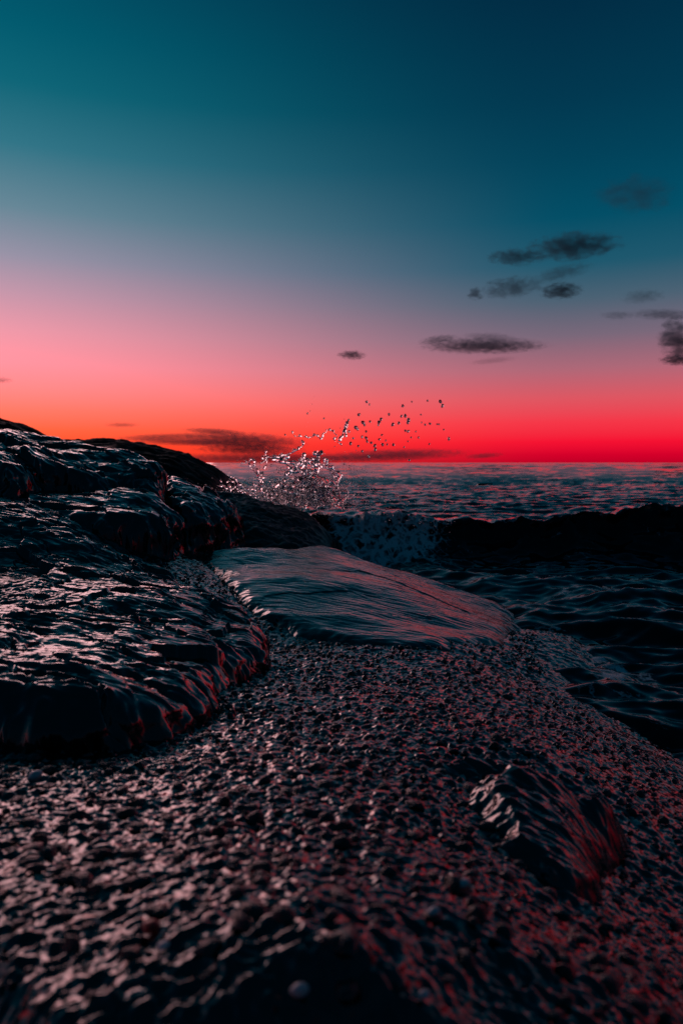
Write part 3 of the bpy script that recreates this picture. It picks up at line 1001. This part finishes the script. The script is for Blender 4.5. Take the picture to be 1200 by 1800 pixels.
for sh in range(3):              # torn sheets of water standing up out of the burst
    gu, gv = np.meshgrid(np.linspace(0, 1, 46), np.linspace(0, 1, 40))
    nn = fbm(gu * 4 + sh * 9, gv * 5, 4, 501 + sh, 0.6)
    for u_, v_, q_ in zip(gu.ravel(), gv.ravel(), nn.ravel()):
        if q_ < -0.10 + 0.42 * v_ ** 1.5 + 0.25 * abs(u_ - 0.5) * v_:
            continue
        cx = (345, 395, 300)[sh] + u_ * (150, 130, 120)[sh] + 34 * math.sin(v_ * 3 + sh) + 10 * q_
        cy = 500 - v_ * (150, 185, 110)[sh] - 14 * math.sin(u_ * 3.1 + sh)
        pts.append(c2w(cx, cy, 11.15 + 0.16 * sh + 0.22 * math.sin(u_ * 4 + v_ * 3 + sh)))
        rad.append((2.4 + 2.2 * max(0, q_)) * PXM)
for _ in range(50):
    cx, cy = rnd.uniform(90, 330), rnd.gauss(455, 18)
    ang, r0 = rnd.gauss(-1.5, 0.8), rnd.uniform(2.5, 6.0)
    yd = 11.2 + rnd.gauss(0, 0.25)
    for k in range(rnd.randint(6, 18)):
        ang += rnd.gauss(0, 0.15)
        cx += 3.0 * math.cos(ang)
        cy += 3.0 * math.sin(ang)
        pts.append(c2w(cx, cy, yd))
        rad.append(r0 * (0.6 + 0.4 * math.sin(k * 0.8)) * PXM)
vv_, ff_ = beads(pts, rad, IV, IF, 0.7)
sp = bpy.data.objects.new('splash', mesh_from('splash', vv_, ff_, M_SPLASH))
link(sp, 'burst of clear water thrown up where the wave hits the crusted mound', 'splash')
mod = sp.modifiers.new('remesh', 'REMESH')
mod.mode = 'VOXEL'
mod.voxel_size = 0.0085
mod.use_smooth_shade = True
mod = sp.modifiers.new('smooth', 'SMOOTH')
mod.factor = 0.5
mod.iterations = 8

# keep the joined body as the splash; torn-off strands become things of their own, crumbs join the spray
dg = bpy.context.evaluated_depsgraph_get()
em = sp.evaluated_get(dg).to_mesh()
sv = np.zeros(len(em.vertices) * 3, np.float32)
em.vertices.foreach_get('co', sv)
sv = sv.reshape(-1, 3)
sq = np.zeros(len(em.polygons) * 4, np.int32)
em.loops.foreach_get('vertex_index', sq)
sq = sq.reshape(-1, 4)
lab = np.arange(len(sv))
while True:
    mn = lab[sq].min(1)
    new = lab.copy()
    np.minimum.at(new, sq.ravel(), np.repeat(mn, 4))
    new = new[new]
    if (new == lab).all():
        break
    lab = new
sp.modifiers.clear()
ids, cnt = np.unique(lab, return_counts=True)
order_ = np.argsort(-cnt)


def piece(sel, nm):
    qs = sq[np.isin(lab[sq[:, 0]], sel)]
    used = np.unique(qs)
    mp = np.zeros(len(sv), np.int64)
    mp[used] = np.arange(len(used))
    return sv[used], mp[qs]


pv, pf = piece(ids[order_[:1]], 'splash')
sp.data = mesh_from('splash', pv, pf, M_SPLASH)
big = [k for k in order_[1:] if cnt[k] > 60]
for k in big[:120]:
    pv, pf = piece(ids[[k]], 'water_strand')
    c_ = pv.mean(0)
    o = bpy.data.objects.new('water_strand', mesh_from('water_strand', pv - c_, pf, M_SPLASH))
    o.location = c_
    link(o, 'torn-off blob of clear water hanging in the air close round the splash', 'water drop', 'blobs torn off the splash')
print('splash parts', len(ids), cnt[order_[:6]], len(big))

# single drops that stand out against the sky
drops = [(642, 100, 5), (652, 112, 3), (780, 117, 5), (875, 96, 4), (924, 100, 5), (932, 116, 5), (790, 155, 6), (803, 172, 6), (800, 181, 5), (775, 157, 4), (765, 183, 5),
         (742, 188, 5), (697, 168, 5), (689, 180, 6), (687, 190, 4), (727, 149, 4), (629, 182, 6), (634, 190, 4), (655, 177, 4), (612, 150, 5), (600, 199, 6), (607, 206, 5),
         (566, 180, 6), (572, 172, 4), (673, 270, 5), (674, 285, 5), (640, 240, 5), (644, 254, 4), (703, 265, 5), (800, 214, 5), (790, 212, 4), (812, 238, 3), (840, 238, 4),
         (956, 241, 4), (957, 246, 4), (918, 187, 3), (912, 187, 3), (866, 188, 4), (850, 150, 3), (885, 185, 4), (815, 101, 3), (937, 208, 3), (882, 263, 3), (720, 265, 3),
         (785, 275, 3), (805, 325, 4), (700, 228, 4), (640, 215, 4), (575, 215, 5), (625, 290, 4), (650, 310, 5), (800, 252, 3), (415, 146, 3), (478, 165, 3), (330, 228, 3),
         (690, 245, 4), (745, 265, 5), (660, 258, 4), (624, 235, 4), (590, 240, 4), (580, 262, 5), (464, 298, 6), (610, 270, 4), (715, 250, 3), (830, 215, 3), (852, 180, 3)]
DV, DF = ico(3)
dmesh = []
for k in range(5):
    q = np.random.RandomState(400 + k)
    ax_ = q.randn(3, 3)
    bump_ = 1 + 0.16 * np.sin(DV @ ax_[0] * 2.2) + 0.12 * np.sin(DV @ ax_[1] * 3.0 + 1)
    v_ = DV * bump_[:, None] * np.array([0.85 + 0.3 * q.rand(), 0.9, 0.9 + 0.5 * q.rand()])
    dmesh.append(mesh_from('water_drop', v_, DF, M_DROP))
for cx, cy, r in drops:
    o = bpy.data.objects.new('water_drop', dmesh[rnd.randrange(5)])
    o.location = c2w(cx, cy, 11.4 + rnd.uniform(-0.5, 0.5))
    s = r * PXM * 1.15
    o.scale = (s, s, s)
    o.rotation_euler = (rnd.uniform(-0.5, 0.5), rnd.uniform(-0.8, 0.8), rnd.random() * 6)
    link(o, 'single dark drop of water flung high above the splash', 'water drop', 'drops flung up by the splash')

# fine spray round the burst, along the curl and over the rocks
pts, rad = [], []
for _ in range(420):            # ballistic streaks fanning out of the burst
    bx0, by0 = rnd.uniform(200, 560), rnd.uniform(430, 490)
    vx = rnd.gauss(0.35, 0.55) * 190
    vy = -abs(rnd.gauss(0.55, 0.35)) * 300
    g_ = 330.0
    t0 = rnd.uniform(0.05, 0.5)
    t1 = t0 + rnd.uniform(0.15, 0.8)
    yd = 11.3 + rnd.gauss(0, 0.3)
    n = rnd.randint(8, 26)
    for k in range(n):
        t = t0 + (t1 - t0) * (k + rnd.uniform(-0.5, 0.5)) / n
        cx, cy = bx0 + vx * t, by0 + vy * t + 0.5 * g_ * t * t
        if cy > 505:
            continue
        pts.append(c2w(cx + rnd.gauss(0, 3), cy + rnd.gauss(0, 3), yd))
        rad.append((0.4 + 2.4 * rnd.random() ** 4) * PXM)
for _ in range(4200):           # dense broken water at the foot
    cx = rnd.gauss(380, 130)
    cy = min(515, rnd.gauss(462, 30) + 0.05 * (cx - 380))
    pts.append(c2w(cx, cy, 11.2 + rnd.gauss(0, 0.35)))
    rad.append((0.6 + 3.4 * rnd.random() ** 3) * PXM)
for _ in range(900):            # along the curl
    px = rnd.uniform(540, 800)
    py = rnd.gauss(905, 24)
    pts.append(P(px, py, 10.6 + rnd.gauss(0, 0.25)))
    rad.append((0.6 + 2.4 * rnd.random() ** 3) * PXM)
vv_, ff_ = beads(pts, rad, IV1, IF1, 0.6)
o = bpy.data.objects.new('spray', mesh_from('spray', vv_, ff_, M_SPRAY))
link(o, 'fine mist of tiny drops hanging round the splash and the curling wave', 'spray', kind='stuff')


# ------------------------------------------------------------------ clouds
def cloud_mat(i, size, tau, seed):
    mm = bpy.data.materials.new('cloud_vapour')
    mm.use_nodes = True
    n, l = mm.node_tree.nodes, mm.node_tree.links
    n.clear()
    out = N(n, 'ShaderNodeOutputMaterial')
    vol = N(n, 'ShaderNodeVolumePrincipled')
    vol.inputs['Color'].default_value = (0.14, 0.36, 0.46, 1)
    t = N(n, 'ShaderNodeTexCoord')
    ln = N(n, 'ShaderNodeVectorMath', operation='LENGTH')
    l.new(t.outputs['Object'], ln.inputs[0])
    mp = N(n, 'ShaderNodeMapping')
    a = max(0.7, size[0] / size[2] * 0.75)
    mp.inputs['Scale'].default_value = (a, a * 0.7, 1.5)
    mp.inputs['Location'].default_value = (seed * 3.7, seed * 1.3, seed * 2.1)
    l.new(t.outputs['Object'], mp.inputs['Vector'])
    nz = N(n, 'ShaderNodeTexNoise')
    nz.inputs['Scale'].default_value = 1.8
    nz.inputs['Detail'].default_value = 8
    nz.inputs['Roughness'].default_value = 0.68
    l.new(mp.outputs[0], nz.inputs['Vector'])
    fall = mth(n, l, 'SUBTRACT', 1.0, mth(n, l, 'POWER', ln.outputs['Value'], 1.6))
    q = mth(n, l, 'ADD', mth(n, l, 'MULTIPLY', fall, 0.62), mth(n, l, 'MULTIPLY', mth(n, l, 'SUBTRACT', nz.outputs[0], 0.5), 2.6))
    dn = mth(n, l, 'MULTIPLY', mth(n, l, 'SUBTRACT', q, 0.17), 2.1, clamp=True)
    dn = mth(n, l, 'MULTIPLY', dn, sstep_node(n, l, fall))
    dens = mth(n, l, 'MULTIPLY', dn, 0.52 * tau / size[1])
    l.new(dens, vol.inputs['Density'])
    l.new(vol.outputs[0], out.inputs['Volume'])
    return mm


def sstep_node(n, l, v):
    mr = N(n, 'ShaderNodeMapRange')
    mr.interpolation_type = 'SMOOTHSTEP'
    l.new(v, mr.inputs['Value'])
    mr.inputs['From Min'].default_value = 0.0
    mr.inputs['From Max'].default_value = 0.25
    return mr.outputs[0]


CV, CF = ico(3)
D = 4000.0
clouds = [
    (905, 452, 80, 26, 3.0, 0, 'dark cloud with ragged end, lower half of the highest dense pair'),
    (1008, 433, 130, 42, 4.0, -4, 'largest dense dark cloud, upper half of the highest dense pair'),
    (1115, 342, 110, 60, 1.1, 0, 'faint high smudge of cloud above all the others'),
    (985, 480, 90, 24, 1.2, -14, 'thin slanting wisp just under the highest dense pair'),
    (985, 511, 62, 26, 3.4, -3, 'small compact dark cloud under the slanting wisp'),
    (898, 505, 86, 34, 1.8, -8, 'soft grey ragged cloud beside the small compact one'),
    (835, 516, 24, 22, 1.8, 0, 'tiny grey puff at the end of the soft ragged cloud'),
    (1128, 521, 60, 22, 1.0, -4, 'pale faint wisp over the long thin streak'),
    (1165, 553, 90, 16, 1.8, 2, 'long thin grey streak above the dense cloud pile'),
    (1085, 554, 50, 14, 0.9, 0, 'short faint streak beside the long thin one'),
    (1192, 594, 56, 62, 4.0, 0, 'dense piled cloud standing over a flat dark one'),
    (1192, 632, 54, 18, 4.5, 0, 'flat dark cloud right under the dense piled one'),
    (850, 608, 170, 22, 4.5, 0, 'long flat dark cloud floating alone over the splash'),
    (770, 597, 56, 14, 1.6, -8, 'thin grey wisp at the end of the long flat cloud'),
    (858, 592, 76, 12, 1.3, 2, 'faint streak just above the long flat cloud'),
    (618, 624, 40, 15, 3.6, 2, 'small lone lens-shaped cloud in the pink sky'),
    (865, 634, 70, 10, 0.7, -6, 'very faint streak just under the long flat cloud'),
    (425, 774, 180, 26, 4.2, 3, 'broad dark cloud bank low over the headland tip'),
    (440, 790, 150, 18, 3.6, 1, 'dark layer of cloud tucked under the broad low bank'),
    (330, 777, 170, 13, 2.8, 2, 'long ragged streak of cloud low over the headland'),
    (285, 768, 130, 11, 2.0, -2, 'thin broken streak above the long ragged one'),
    (376, 758, 90, 10, 2.6, 3, 'narrow dark strip along the top of the low cloud bank'),
    (470, 806, 330, 18, 3.6, 0, 'flat grey cloud layer lying on the horizon under the low bank'),
    (690, 800, 210, 20, 3.2, -2, 'long flat dark cloud on the horizon behind the flying drops'),
    (850, 801, 56, 9, 1.8, -4, 'small dark sliver of cloud on the red horizon'),
    (215, 747, 50, 8, 1.2, 0, 'short thin red streak above the ragged one'),
    (0, 668, 36, 10, 1.0, 0, 'short thin wisp alone in the orange glow over the hill'),
]
for i, (px, py, w, hh, tau, tilt, lab) in enumerate(clouds):
    sx, sz = w * 0.5 * 1.5 / F * D, hh * 0.5 * 1.35 / F * D
    sy = max(sx * 0.45, sz)
    mm = cloud_mat(i, (sx, sy, sz), tau, i + 1)
    o = bpy.data.objects.new('cloud', mesh_from('cloud', CV, CF, mm))
    dd = D + (i % 7) * 120
    k = dd / D
    o.location = ((px - 600) / F * dd, dd, CZ + (HZ - py) / F * dd)
    o.scale = (sx * k, sy * k, sz * k)
    o.rotation_euler = (0, R(tilt), 0)
    link(o, lab, 'cloud', 'dark clouds in the dusk sky')
